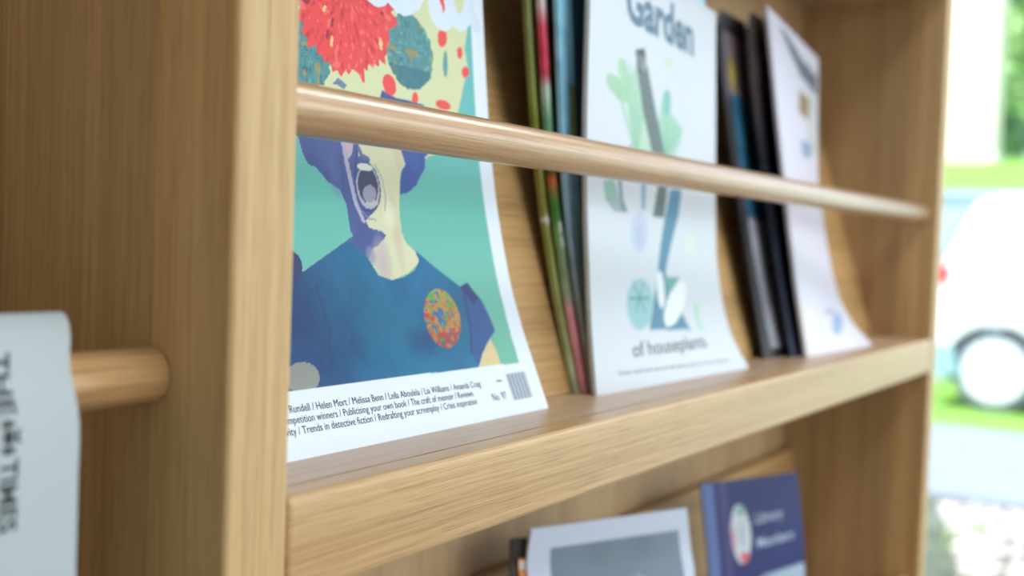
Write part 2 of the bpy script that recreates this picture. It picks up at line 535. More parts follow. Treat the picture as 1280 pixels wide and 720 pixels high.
def block_obj(name, S, u0, u1, v0, v1, o0, o1, mat, parent, nu=8, nv=40):
    """a closed solid between two offsets of the sheet"""
    u, v = np.meshgrid(np.linspace(u0, u1, nu), np.linspace(v0, v1, nv))
    a = S.at(u, v, o0).reshape(-1, 3); b = S.at(u, v, o1).reshape(-1, 3)
    bm = bmesh.new()
    va = [bm.verts.new(P(*q)) for q in a]; vb = [bm.verts.new(P(*q)) for q in b]
    I = lambda i, j: i * nu + j
    for i in range(nv - 1):
        for j in range(nu - 1):
            bm.faces.new([va[k] for k in (I(i, j), I(i, j + 1), I(i + 1, j + 1), I(i + 1, j))])
            bm.faces.new([vb[k] for k in (I(i, j), I(i + 1, j), I(i + 1, j + 1), I(i, j + 1))])
    rim = [I(0, j) for j in range(nu)] + [I(i, nu - 1) for i in range(1, nv)] + [I(nv - 1, j) for j in range(nu - 2, -1, -1)] + [I(i, 0) for i in range(nv - 2, 0, -1)]
    for k in range(len(rim)):
        p, q = rim[k], rim[(k + 1) % len(rim)]
        bm.faces.new((va[p], vb[p], vb[q], va[q]))
    return bm_obj(name, bm, mat, parent)

def magazine(name, label, cat, S, sheet, thick, back_rgb, group=None, mat='print', extra=None):
    """front cover (printed grid), pages block, back cover and folded spine"""
    foot = S.at(S.w / 2, 0.0)
    group = group or {'magazine': 'magazines on the middle shelf', 'booklet': 'booklets on the lower shelf'}.get(name)
    root = empty(name, P(*foot), label, cat, group)
    fr = grid_obj('front_cover', S.at(sheet.u, sheet.v, 0.0), sheet.c, M[mat], root)
    block_obj('pages', S, 0.4, S.w - 0.6, 0.4, S.h - 0.6, -0.12, -thick + 0.3, M['pages'], root)
    bc = plain(name + '_back', back_rgb, 0.4)
    block_obj('back_cover', S, 0, S.w, 0, S.h, -thick + 0.25, -thick, bc, root)
    n = 5
    vv = np.linspace(0, S.h, sheet.nv)
    offs = np.linspace(0, -thick, n)
    pts = np.stack([S.at(np.full(sheet.nv, -0.35 * math.sin(math.pi * k / (n - 1))), vv, float(offs[k])) for k in range(n)], 1)
    cc = np.repeat(sheet.c[:, :1] * 0.96, n, axis=1)
    if extra is not None: cc[:] = extra(vv)[:, None, :]
    grid_obj('spine', pts, cc, M[mat], root)
    return root, fr

# lettering: outlines of Blender's own font, laid on the curved sheet
def text_geo(s, bold=0.0, shear=0.0):
    cu = bpy.data.curves.new('lettering', 'FONT')
    cu.body = s; cu.size = 1.0; cu.offset = bold; cu.shear = shear; cu.resolution_u = 3
    o = bpy.data.objects.new('lettering', cu); C.objects.link(o)
    dg = bpy.context.evaluated_depsgraph_get(); dg.update()
    me = bpy.data.meshes.new_from_object(o.evaluated_get(dg))
    bpy.data.objects.remove(o); bpy.data.curves.remove(cu)
    co = np.array([v.co[:2] for v in me.vertices]) if len(me.vertices) else np.zeros((0, 2))
    fs = [list(p.vertices) for p in me.polygons]
    bpy.data.meshes.remove(me)
    return co, fs
XH = None
def lettering(S, items, mat, parent, off=0.12, name='lettering'):
    """items: (string, u0, v_baseline, u1, cap height[, v at the right end][, vertical])"""
    V, Fc = [], []
    for it in items:
        s, u0, v0, u1, hgt = it[:5]
        v1 = it[5] if len(it) > 5 and it[5] is not None else v0
        bold = it[6] if len(it) > 6 else 0.0
        vert = it[7] if len(it) > 7 else False
        co, fs = text_geo(s, bold)
        if len(co) == 0: continue
        wd = co[:, 0].max()
        a = co[:, 0] / wd; b = co[:, 1] / 0.72 * hgt
        if vert:   # reads downwards
            uu = u0 + b; vv = v0 + (u1 - v0) * a
        else:
            uu = u0 + (u1 - u0) * a; vv = v0 + (v1 - v0) * a + b
        p = S.at(uu, np.clip(vv, 0, S.h), off)
        k = len(V)
        V += [tuple(P(*q)) for q in p]; Fc += [[i + k for i in f] for f in fs]
    me = bpy.data.meshes.new(name)
    me.from_pydata(V, [], Fc)
    return link(name, me, M[mat], parent)

# printed shapes on the cover, mm from its lower left corner
COVER_PORTRAIT = {
  'picture_edge': [(34.9,26),(100.2,25.2),(192.3,24.4),(194.9,52.1),(193.4,86.4),(194.5,126.5),(194.3,166.3),(193.6,190)],
  'cream_top': [(64.6,179.3),(195.6,205.5),(190.1,189.4),(187.3,181),(189.2,171.5),(184.1,160.9),(179.7,150.6),(174.8,142.3),(167.7,128.2),(159.8,126.8),(151.4,124.6),(146.5,120.8),(130.7,125),(65.4,125.8),(70.1,180.5)],
  'teal_gap_left': [(53.3,146.5),(78.5,148.7),(84.6,146.9),(79.4,133.7),(69.1,126.1),(51.1,124.4)],
  'red_pom': [(69.2,180.3),(68.5,170.2),(75.5,171.1),(78.7,169.1),(82.1,164.4),(87.3,161.9),(90.6,160.1),(96.3,156.6),(102.7,158.9),(109.3,157.1),(116.7,161.7),(122.6,166.1),(127.3,161.9),(127.1,166.8),(132,171.2),(128.9,174.3),(133.3,179.3),(130.6,182.5),(131.6,188.1),(127.8,189.8),(125.7,191.5)],
  'teal_pom_left': [(86.8,161.5),(85.5,157),(82.6,152.9),(78.7,149.9),(74.2,148.4),(70,148.7),(66.5,150.6),(64.4,153.8),(63.9,157.9),(65.1,162.2),(67.8,166.2),(71.6,169.2),(76,170.9),(80.3,170.8),(83.9,169),(86.2,165.7)],
  'teal_pom_right': [(159.3,174.9),(157.4,168.3),(153.3,162.3),(147.6,158),(141.2,155.9),(135.2,156.3),(130.4,159.1),(127.5,163.7),(126.8,169.6),(128.5,175.9),(132.2,181.7),(137.6,186.2),(143.9,188.6),(150.1,188.5),(155.3,185.9),(158.5,181.1)],
  'pet1': [(172.8,183.6),(172.4,181.8),(171.4,180.1),(170,178.9),(168.5,178.3),(167,178.4),(165.8,179.2),(165.1,180.6),(165,182.3),(165.4,184.1),(166.4,185.8),(167.7,187),(169.2,187.6),(170.7,187.5),(171.9,186.7),(172.7,185.4)],
  'stem1': [(172.4,170.9),(172,168.3),(171.4,166.1),(170.6,164.6),(169.8,164),(169.1,164.4),(168.6,165.7),(168.4,167.8),(168.4,170.3),(168.8,172.8),(169.4,175),(170.2,176.6),(171,177.2),(171.7,176.8),(172.2,175.5),(172.4,173.4)],
  'pet2': [(185.3,178.4),(185.1,177.1),(184.4,176),(183.6,175.2),(182.7,174.8),(181.8,174.9),(181.1,175.5),(180.6,176.4),(180.6,177.6),(180.8,178.8),(181.4,179.9),(182.3,180.7),(183.2,181.1),(184.1,181),(184.8,180.5),(185.3,179.5)],
  'pet3': [(190.4,169.7),(190,168.6),(189.2,167.6),(188,166.8),(186.7,166.4),(185.4,166.4),(184.3,166.9),(183.6,167.6),(183.5,168.7),(183.8,169.8),(184.7,170.8),(185.8,171.6),(187.2,172),(188.5,172),(189.6,171.5),(190.2,170.7)],
  'pet4': [(131.1,156),(131.4,154.1),(131,152.3),(129.9,150.9),(128.2,150),(126.4,149.9),(124.6,150.4),(123.1,151.7),(122.2,153.3),(121.9,155.2),(122.3,156.9),(123.4,158.4),(125,159.2),(126.8,159.4),(128.7,158.9),(130.2,157.7)],
  'pet5': [(147.3,151.2),(147,150),(146.4,149),(145.5,148.3),(144.6,147.9),(143.7,148),(143,148.6),(142.5,149.5),(142.5,150.6),(142.8,151.7),(143.4,152.8),(144.2,153.5),(145.2,153.9),(146.1,153.8),(146.8,153.2),(147.2,152.3)],
  'pet6': [(172.6,150),(171.5,149.2),(169.7,148.5),(167.4,148.2),(165,148.3),(162.9,148.7),(161.3,149.4),(160.5,150.2),(160.6,151.2),(161.7,152),(163.5,152.6),(165.7,153),(168.1,152.9),(170.3,152.5),(171.9,151.8),(172.7,151)],
  'pet7': [(173.5,199.5),(173.1,198),(172.3,196.6),(171.1,195.5),(169.8,195),(168.6,195),(167.6,195.7),(167,196.8),(166.9,198.2),(167.3,199.8),(168.1,201.2),(169.2,202.2),(170.5,202.8),(171.7,202.7),(172.7,202.1),(173.3,201)],
  'hairline': [(121.3,151.8),(127.3,149.7),(142.3,149.1),(151.4,149.1),(150.8,143.5),(115.9,141.3)],
  'brow': [(88.2,149.7),(92.5,153),(97.9,150.7),(95.6,148.4),(91.7,149.9)],
  'hair_dark': [(65.5,126.4),(67.4,119.5),(69.9,114.9),(74.4,113.9),(80.6,108.4),(87.4,105.5),(90.9,97.9),(91.2,86.1),(79.6,80.8),(59.8,71.9),(67.3,69.3),(91.5,69.2),(100.5,74.2),(111.3,84.8),(101.1,93.2),(98.5,105.1),(100.8,125.8),(104.7,136.5),(79.8,137.1)],
  'face': [(102.1,136.2),(132.5,139.6),(131,127.2),(133.9,119.5),(129.9,116.3),(128.6,112.2),(125.2,98.7),(124.4,88.6),(126.5,83.6),(133.8,78.7),(133.4,75),(123.9,70),(111.9,67.2),(104,69.4),(99.4,76),(98.5,80.4),(106.2,81.9),(112.7,86.2),(111.2,88.6),(102.9,89.8),(101,92.9),(109.1,98),(113.2,107.7),(112.5,115.7),(107.8,119.5),(101.7,120.8)],
  'hair_right': [(132.5,139.6),(153.2,138.2),(149.9,126.7),(148.1,119.1),(139.9,110.4),(133.2,106.7),(127.3,105.7),(128.6,112.2),(130.5,116.3),(133.9,119.5),(131,127.2)],
  'pink_cheek': [(98.6,124.3),(98.1,122.4),(97.2,120.8),(96,119.6),(94.8,119.2),(93.7,119.4),(92.8,120.4),(92.4,121.9),(92.4,123.7),(92.9,125.6),(93.7,127.2),(94.9,128.3),(96.1,128.8),(97.2,128.5),(98.1,127.6),(98.6,126.1)],
  'cheek_line': [(91.8,126.7),(93.1,115),(95.3,99.8),(98.8,92.4),(100.9,92.5),(97.6,100.6),(95.3,115.8),(93.8,126.9)],
  'lips': [(114.4,108.6),(113.8,104.3),(111.9,100.6),(109.1,97.9),(105.7,96.6),(102.4,97),(99.7,98.9),(97.9,102.1),(97.2,106),(97.7,110.1),(99.4,113.8),(102,116.5),(105.3,117.9),(108.6,117.6),(111.5,115.8),(113.6,112.6)],
  'lips2': [(113.6,108.8),(113.1,105),(111.4,101.6),(108.8,99.1),(105.8,98),(102.8,98.3),(100.3,100),(98.7,102.9),(98,106.5),(98.5,110.2),(100.1,113.5),(102.4,116),(105.4,117.2),(108.4,117),(111.1,115.3),(112.9,112.4)],
  'mouth': [(112.7,109.3),(112.2,106.1),(110.8,103.2),(108.6,101),(106,100.1),(103.4,100.3),(101.2,101.8),(99.8,104.3),(99.2,107.3),(99.6,110.5),(101,113.4),(103,115.5),(105.6,116.5),(108.2,116.3),(110.5,114.9),(112,112.4)],
  'teeth': [(110.4,116),(109.7,115.4),(108.3,114.9),(106.5,114.7),(104.5,114.6),(102.6,114.8),(101.1,115.3),(100.2,115.8),(100.1,116.4),(100.7,117),(102,117.5),(103.8,117.8),(105.8,117.8),(107.8,117.6),(109.3,117.2),(110.2,116.6)],
  'tongue': [(110.8,105.1),(110.2,103.6),(108.9,102.3),(107.3,101.4),(105.5,101),(103.8,101.2),(102.5,102),(101.8,103.2),(101.7,104.6),(102.4,106.1),(103.6,107.4),(105.2,108.3),(107,108.7),(108.7,108.5),(110,107.8),(110.8,106.6)],
  'teeth2': [(111.3,100.9),(110.9,100.4),(109.8,99.9),(108.4,99.5),(106.7,99.3),(105.1,99.4),(103.8,99.6),(102.9,100),(102.7,100.5),(103.2,101.1),(104.2,101.6),(105.6,101.9),(107.3,102.1),(108.9,102.1),(110.3,101.9),(111.1,101.5)],
  'dress': [(34.6,25.1),(49.5,69.5),(59.7,71.6),(79.4,80.2),(89.2,84),(94.4,80.4),(98.1,77),(103.4,69.4),(111.9,67.2),(121.2,68.6),(128.9,71.4),(133.6,75.7),(131.5,80.8),(145.2,72.5),(161.1,63.6),(167.6,65.5),(176.1,56.7),(179,48.2),(180.6,41.4),(169.9,35.2),(157.5,24.8),(100.2,25.2)],
  'sleeve_right': [(161.1,63.6),(167.6,65.5),(176.1,56.7),(179,48.2),(180.6,41.4),(169.9,35.2),(157.5,24.8),(156.3,32.2),(162.1,43.5),(160,53.2)],
  'sleeve_left': [(58.1,72.6),(56.9,69.9),(54.8,67.7),(52.2,66.2),(49.4,65.7),(46.9,66.3),(45.1,67.8),(44.1,70),(44.2,72.6),(45.3,75.2),(47.3,77.4),(49.9,79),(52.6,79.5),(55.2,79),(57.2,77.5),(58.2,75.3)],
  'neck_shadow': [(106,81.2),(103.9,80),(101.1,79.4),(98.1,79.5),(95.4,80.2),(93.2,81.5),(92,83.1),(91.9,84.9),(92.9,86.5),(94.9,87.7),(97.6,88.3),(100.6,88.2),(103.4,87.5),(105.7,86.2),(106.9,84.6),(107,82.8)],
  'arm_left': [(53.2,29),(51.6,26.7),(48.8,24.9),(45.3,23.9),(41.6,23.8),(38.4,24.6),(36,26.2),(34.8,28.3),(35,30.6),(36.6,32.8),(39.3,34.6),(42.8,35.7),(46.5,35.9),(49.8,35.2),(52.3,33.6),(53.5,31.4)],
  'arm_right': [(174.4,37.4),(176.2,32),(176.5,24),(157.3,24.4),(165.1,31.6)],
  'dress_dark': [(62.2,45.1),(58.7,37.9),(53.8,32),(48.5,28.3),(43.8,27.3),(40.3,29.1),(38.4,33.3),(38.4,39.3),(39.9,46.3),(43.1,53.3),(47.4,59.3),(52.2,63.3),(57,64.6),(61,63.1),(63.5,58.8),(64,52.5)],
  'dress_dark2': [(85.4,43.5),(86.3,39.9),(85.5,36.4),(83.4,33.6),(80.2,32),(76.7,31.8),(73.2,33),(70.3,35.4),(68.4,38.6),(67.6,42.1),(68.1,45.4),(69.9,48.2),(72.8,49.8),(76.3,50.1),(80,49.1),(83.1,46.7)],
  'brooch_shadow': [(136.8,38.8),(134.4,36.1),(130.5,33.9),(125.7,32.7),(120.7,32.4),(116.4,33.3),(113.3,35.1),(111.8,37.5),(112.1,40.2),(114.1,42.9),(117.6,45),(122.2,46.3),(127.2,46.6),(131.8,45.9),(135.3,44.1),(137.1,41.6)],
  'brooch': [(155.2,50.5),(153.9,45),(150.7,40.1),(145.9,36.7),(140.6,35.2),(135.5,35.8),(131.5,38.4),(128.8,42.5),(128,47.6),(129.1,52.9),(132,57.6),(136.2,61.1),(141.3,62.8),(146.6,62.4),(151.2,59.9),(154.2,55.7)],
}
# printed shapes on the cover, mm from its lower left corner
COVER_GARDEN = {
  'leaf_a': [(53.1,179.4),(55,175.6),(55.6,172.1),(54.8,169.5),(52.7,168.1),(49.7,168.2),(46.3,169.7),(42.9,172.5),(40.1,175.9),(38.3,179.7),(37.7,183.1),(38.4,185.6),(40.4,187),(43.3,187),(46.8,185.6),(50.2,182.9)],
  'leaf_b': [(46.1,173.1),(51,170.7),(54,168),(54.5,165.6),(52.5,163.7),(48.3,162.8),(42.6,162.9),(36.3,164),(30.4,165.9),(25.7,168.3),(22.9,170.9),(22.4,173.2),(24.3,175),(28.2,176),(33.7,176),(40,175)],
  'green_mass': [(49.9,178.3),(69.2,186.4),(84.8,167.9),(89.4,139.9),(65.4,136.1),(53.4,153.8)],
  'green_right': [(107.2,181.2),(118.4,168.2),(139.4,161.2),(135.4,150.5),(124.6,139),(108.6,139.7),(97.7,160.2)],
  'teal_leaf': [(119.5,174.4),(119.1,171.3),(117.8,168.5),(115.6,166.4),(113.1,165.5),(110.6,165.7),(108.4,167),(106.9,169.4),(106.3,172.3),(106.6,175.3),(108,178.1),(110,180.1),(112.5,181.2),(115.1,181),(117.3,179.7),(118.9,177.3)],
  'green_dot': [(122.7,199.9),(122.1,198.2),(120.4,196.6),(117.8,195.3),(114.7,194.4),(111.6,194.1),(109,194.5),(107.2,195.4),(106.6,196.8),(107.1,198.4),(108.8,200),(111.3,201.3),(114.4,202.2),(117.5,202.5),(120.2,202.2),(122,201.3)],
  'dark_top': [(61.6,195.5),(75.8,199.3),(80.1,187.9),(65.9,182.5)],
  'grey_band': [(65.8,183.4),(81.3,188.2),(97.7,160.2),(111.2,140),(113.8,118),(107.9,101.7),(90,101.4),(98.2,119),(89.4,139.9),(75.3,161.7)],
  'vase_left': [(20.1,116.4),(34.9,117.8),(42.2,107.2),(50.8,100.6),(34.2,100.3),(22.8,105.7)],
  'vase_stem': [(39.3,118.2),(44.8,118.7),(46.6,107.6),(53,100.8),(44.1,102)],
  'spoon': [(73.6,120.1),(80.8,120.8),(77.8,104.4),(73,104)],
  'blue_band': [(119.2,120.4),(138.5,121.1),(132.3,104.3),(117.3,83.3),(107.1,68),(134.3,32.5),(137.6,31.3),(73.5,33.1),(86.1,53.1),(94.2,67.7),(104.8,92.6)],
  'purple_bulb': [(82,90.9),(80.6,86.1),(77.4,81.9),(72.8,79.1),(67.7,77.9),(62.8,78.7),(58.9,81.1),(56.5,84.9),(55.8,89.5),(57.1,94.1),(60,98.2),(64.3,101.1),(69.3,102.4),(74.3,101.8),(78.5,99.4),(81.2,95.6)],
  'teal_cactus': [(83.7,48.3),(80.6,42.3),(74.8,37.2),(67.6,34),(60.1,33),(53.4,34.4),(48.3,37.8),(45.4,42.7),(45.1,48.5),(47.5,54.2),(52.4,59.2),(59.2,62.6),(66.9,63.9),(74.4,62.8),(80.3,59.5),(83.7,54.4)],
  'leaf_teal2': [(106.3,64.6),(130.5,65.5),(108.3,52.2)],
  'white_leaf1': [(103.3,57.3),(102.4,52.7),(100.7,48.9),(98.3,46.3),(95.9,45.3),(93.6,46.2),(91.9,48.7),(90.9,52.4),(90.7,56.8),(91.4,61.3),(92.8,65.1),(94.9,67.8),(97.4,68.8),(99.8,68),(101.8,65.5),(103.1,61.8)],
  'white_leaf2': [(130.6,46.3),(122.7,40.9),(114.2,36.8),(106.4,34.4),(100.5,34.1),(97.2,35.9),(96.9,39.5),(99.4,44.4),(104.5,49.9),(111.6,55.2),(119.7,59.5),(127.7,62.2),(134.3,62.8),(138.4,61),(139.2,57.3),(136.4,52.1)],
  'green_lower': [(147,48),(157.4,49),(153.1,37.3),(158.2,29.6),(147.4,32.1)],
  'pale_green': [(160.2,87.7),(159.2,84.9),(157,82.4),(153.9,80.7),(150.5,80),(147.2,80.4),(144.6,81.9),(143,84.2),(142.6,86.9),(143.5,89.7),(145.5,92.2),(148.4,93.9),(151.8,94.7),(155.1,94.3),(157.9,92.8),(159.7,90.5)],
}
# printed shapes on the cover, mm from its lower left corner
COVER_WHITE = {
  'dark_title': [(29,266.4),(59.7,264.8),(105.4,256.1),(159.7,254.8),(160.8,236.9),(95.7,240.1),(58.3,253.2)],
  'ochre': [(88.4,226.8),(129.8,226.7),(122.5,206.2),(85.2,207.1)],
  'blue': [(87,183.6),(138.6,189.3),(126.7,173.1),(91,170.7)],
  'bluelow': [(126.5,25.2),(116.5,20.9),(106.1,17.3),(96.8,15.1),(89.6,14.4),(84.9,15.4),(83.2,17.8),(84.7,21.2),(89.4,25.2),(97,29.3),(106.7,32.8),(117.3,35.3),(127,36.3),(133.8,35.6),(136.2,33.2),(133.7,29.6)],
  'graylow': [(122.2,36.9),(118.2,35.7),(111.3,34.6),(102.6,33.8),(93.5,33.4),(85.2,33.5),(78.8,34),(75.2,34.9),(74.9,35.9),(78,37.1),(84.3,38.2),(92.8,39),(102.5,39.5),(111.6,39.5),(118.7,39),(122.4,38.1)],
  'side': [(118.9,248.9),(168.9,253.3),(164.1,150),(128.4,145)],
}

# ------------------------------------------------------------------ magazine with the shouting portrait
A_ = COVER_PORTRAIT
prof = [(38.5,0),(50,26),(56,40),(65.5,68),(76.7,119),(85.7,198),(90.5,268)]
S1 = Surf([(15, y, z) for y, z in prof], [(220, y, z) for y, z in prof], 205)
white = (226, 234, 244)
sh = Sheet(205, S1.h, 0.5, white)
teal = np.array((108, 184, 182.))
pic = [(4, 25.4), (100, 25.2), (192.3, 24.4), (193.6, 52), (194, 126), (194, 268), (4, 268)]
inp = sh.inside(pic)
g = np.clip((sh.v - 25) / 120, 0, 1)[..., None]
sh.c = np.where(inp[..., None], (120, 184, 162) * (1 - g) + teal * g, sh.c)
def pp(k, col, a=1.0): sh.paint(sh.inside(A_[k]) & inp, col, a)
cream = (208, 212, 172)
cr = [(64, 205), (64, 240), (110, 262), (160, 258), (190, 240), (192, 215), (190, 203)] + A_['cream_top'][2:]
sh.paint(sh.inside(cr) & inp, cream)
sh.paint(sh.inside(A_['teal_gap_left']) & inp, (190, 208, 176))
def flower(cx, cy, rx, ry, dark, mid, light, seed, spikes=26, sp=0.10, gold=None):
    d = np.hypot((sh.u - cx) / rx, (sh.v - cy) / ry)
    an = np.arctan2((sh.v - cy) / ry, (sh.u - cx) / rx)
    edge = 1 + sp * .45 * (np.abs(((an * spikes / (2 * math.pi) + vnoise(an * 3 + 20, d * 2, seed + 8)) % 1) - .5) * 2 - .5) + sp * 1.1 * (vnoise(an * 9 + 40, d * 2 + 5, seed) - .5)
    mk = (d < edge) & inp
    n = vnoise(an * 14 + 60, d * 9 + 3, seed + 1) * .6 + vnoise(sh.u / 1.7 + 9, sh.v / 2.4 + 9, seed + 2) * .4
    t = n[..., None]
    col = np.where(t < .45, np.array(dark) + (np.array(mid) - dark) * (t / .45), np.array(mid, float))
    col = np.where(t > .72, light, col)
    sh.c = np.where(mk[..., None], col, sh.c)
    if gold is not None:
        gm = mk & (vnoise(sh.u / 4 + 3, sh.v / 4 + 8, seed + 5) > .78)
        sh.paint(gm, gold, .75)
    return mk
flower(75, 160, 13, 14, (52, 104, 120), (88, 148, 150), (112, 168, 164), 21, 18, .1, (180, 150, 90))
mk = flower(143, 172, 17.5, 17.5, (60, 112, 128), (92, 148, 150), (120, 172, 166), 31, 20, .07, (170, 150, 96))
sh.paint(mk & (sh.v < 165), (58, 112, 132), .6)
flower(100, 192, 33, 37, (186, 40, 56), (226, 80, 80), (232, 116, 104), 41, 44, .16)
r_ = np.random.RandomState(3)
for k in range(26):
    a_, d_ = r_.rand() * 6.28, r_.rand() ** .5
    x, y = 100 + 29 * d_ * math.cos(a_), 190 + 30 * d_ * math.sin(a_)
    sh.line([(x, y), (x + 1.2 * math.cos(a_), y + 3.4 * math.sin(a_ ))], 1.6, (236, 204, 150) if k % 3 else (150, 34, 60), .9)
flower(150, 228, 26, 26, (186, 40, 56), (226, 80, 80), (238, 196, 150), 61, 30, .14)
for k in ('pet1', 'pet2', 'pet3', 'pet4', 'pet5', 'pet6', 'pet7'): pp(k, (228, 84, 78))
pp('stem1', (104, 158, 160))
sh.paint(sh.inside([(168, 205), (174, 205), (172, 190), (168, 190)]), (226, 90, 84), .9)
pp('hairline', (70, 90, 146)); pp('brow', (92, 116, 160), .8)
pp('hair_dark', (84, 98, 152)); 
sh.mottle(sh.inside(A_['hair_dark']) & inp, 9, 9, 70)
pp('hair_right', (66, 92, 160))
sh.paint(sh.inside([(91,126),(104,126),(108,119),(113,113),(114,104),(111,96),(108,88),(98,83),(90,88)]) & inp, (86, 100, 152))
pp('face', (208, 208, 176))
# shaded half of the printed face is a flat violet tone of the print
sh.poly([(65, 126), (62, 138), (70, 147), (96, 146), (99, 126)], (80, 96, 150)); sh.poly([(131, 126), (130, 147), (148, 146), (154, 137), (151, 125)], (66, 92, 160))
sh.poly([(97, 126), (96, 146), (131, 146), (131, 126)], (208, 208, 176))
for ex in (104, 122): sh.line([(ex - 5, 134), (ex - 2, 132), (ex + 2, 132), (ex + 5, 134)], 1.4, (78, 88, 140)); sh.line([(ex - 6, 139), (ex, 141), (ex + 5, 140)], 1.6, (92, 100, 150))
pp('pink_cheek', (196, 176, 186)); pp('cheek_line', (176, 172, 198))
sh.line([(92, 127), (93.5, 115), (96, 100), (100, 92)], 1.6, (184, 176, 200), .8)
sh.line([(101, 124), (98, 112), (98.6, 103), (102, 96)], 1.2, (70, 84, 140), .9)
pp('lips', (72, 86, 140)); pp('lips2', (176, 176, 190)); pp('mouth', (76, 74, 110))
pp('teeth', (216, 216, 208)); pp('teeth2', (186, 184, 186)); pp('tongue', (156, 156, 176))
sh.poly([(97, 92), (101, 91.6), (105, 88.4), (110, 88.6), (113.5, 87), (111, 85), (106, 84.2), (103, 81), (99.5, 77), (96, 79), (90, 84)], (80, 94, 148))
sh.ell(101, 78, 4, 5, (150, 148, 172), .8, .8)
sh.ell(108, 76, 7, 13, (186, 172, 178), .8, 1)
sh.ell(121, 88, 4, 22, (196, 180, 160), .55, 1); sh.ell(129, 124, 4, 10, (200, 186, 164), .5, 1)
sh.ell(118, 96, 6, 8, (222, 224, 200), .7, 1)
for q in ([(112, 118), (116, 112), (117, 104), (115, 98)], [(100, 97), (103, 94), (108, 93.5)]): sh.line(q, 1.0, (150, 150, 172), .6)
sh.line([(100, 128), (104, 121), (108, 120)], 2.2, (92, 104, 154), .9)
sh.ell(86, 112, 5, 12, (110, 124, 176), .5, 1); sh.ell(141, 122, 5, 9, (60, 110, 172), .5, 1)
pp('arm_left', (150, 152, 146))
pp('dress', (6, 112, 150)); dm = sh.inside(A_['dress']) & inp
sh.paint(dm, (40, 72, 120), np.clip((92 - sh.u) / 46, 0, .8))
sh.paint(dm, (20, 118, 172), np.clip(1 - np.hypot((sh.u - 128) / 26, (sh.v - 62) / 16), 0, 1) * .5)
for k, al in (('dress_dark', .35), ('dress_dark2', .35), ('brooch_shadow', .55)):
    pts = np.array(A_[k]); c_ = pts.mean(0); e_ = (pts.max(0) - pts.min(0)) / 2
    d = np.hypot((sh.u - c_[0]) / e_[0], (sh.v - c_[1]) / e_[1])
    sh.paint(dm, (38, 66, 128), np.clip(1.15 - d, 0, 1) * al)
sh.mottle(dm, 13, 7, 71); sh.mottle(dm, 3.5, 3, 72)
sh.line([(73, 40), (80, 50), (84, 64)], 1.5, (40, 92, 150), .5); sh.line([(60, 30), (66, 48), (64, 66)], 1.2, (50, 66, 124), .6)
pp('arm_left', (150, 152, 146))
pp('sleeve_right', (50, 92, 150)); sh.poly([(161, 63.6), (167.6, 65.5), (174, 58), (168, 55)], (44, 64, 120))
sh.line([(156, 32), (161, 43), (163, 60)], 1.4, (36, 58, 118), .8)
pp('sleeve_left', (58, 62, 112)); pp('arm_right', (214, 196, 152))
bx_ = np.array(A_['brooch']); bc_ = bx_.mean(0)
bm_ = sh.inside(A_['brooch'])
n1, n2 = vnoise(sh.u / 2.3, sh.v / 2.3, 81), vnoise(sh.u / 1.9 + 7, sh.v / 1.9, 82)
t = np.clip((sh.v - bc_[1]) / 13 * .5 + .5, 0, 1)
col = np.stack([186 - 30 * t, 80 + 95 * t, 76 + 6 * t], -1)
col = np.where((n1 > .66)[..., None], (196, 150, 66), col); col = np.where((n2 > .74)[..., None], (64, 120, 168), col)
col = np.where((n2 < .24)[..., None], (206, 66, 70), col); col = np.where((n1 < .25)[..., None], (96, 168, 80), col)
col = np.where((t < .25)[..., None], col * .8 + np.array((120, 40, 60)) * .2, col)
sh.c = np.where(bm_[..., None], col, sh.c)
# title: rounded white script, of which the feet of the letters hang into view
tw, tc_ = 8.2, (214, 224, 240)
def stroke(pts): sh.line(pts, tw, tc_)
def bowl(cx, cy, r, a0, a1, ry=None): return [(cx + r * math.cos(a), cy + (ry or r) * math.sin(a)) for a in np.linspace(math.radians(a0), math.radians(a1), 18)]
for cx in (26, 48, 70): stroke([(cx - 10, 193), (cx - 10, 222)] + bowl(cx, 222, 10, 180, 0) + [(cx + 10, 193)])
stroke([(96, 226)] + bowl(90, 220, 8, 60, 250) ); stroke(bowl(92, 203, 8.5, 90, -150))
stroke([(113, 250), (113, 203)] + bowl(120.5, 200, 7.5, 180, 340))
stroke(bowl(139, 206, 12, 10, 330, 14)); stroke([(128, 208), (150, 208)])
stroke([(149, 222), (166, 196)]); stroke([(165, 222), (149, 196)])
stroke([(163, 222), (163, 200)] + bowl(169.5, 197, 6.5, 180, 350)); sh.ell(163, 234, 5, 5, tc_)
stroke(bowl(184, 207, 9, 20, 380, 14)); stroke([(193, 222), (193, 200), (198, 194)])
# barcode
for k in range(17):
    sh.rect(177.5 + k * 1.0, 7, 177.5 + k * 1.0 + (.8 if k % 3 else .45), 20, (122, 132, 144), .85)
sh.c = np.where(inp[..., None], 255 * (np.clip(sh.c, 0, 255) / 255) ** 1.16, sh.c * .955)
R1, F1 = magazine('magazine', 'teal magazine with a shouting figure in a blue dress, red and teal flowers on head', 'magazine', S1, sh, 3.0, (205, 215, 225))
lettering(S1, [
    ('Katherine', -0.5 + 3, 17.3, 28.6, 3.0, 17.3),
    ('Rundell / Helen Mort / Melissa Benn / Leila Aboulela / Lia Williams / Amanda Craig', 32.5, 17.3, 154.8, 3.0, 15.8),
    ('Competition winners / Publicising your own book / The craft of memoir / Reviews', 25.6, 13.3, 147, 3.0, 12.0),
    ('Creativity / Trends in detective fiction / Redrafting your screenplay / Crisis inspiration', 18.2, 9.2, 148, 3.0, 8.2),
    ('No. 97', 160.5, 8.3, 172.5, 3.6, 8.1), ('www', 168, 16.5, 173, 1.6, 16.5)], 'ink_black', F1)

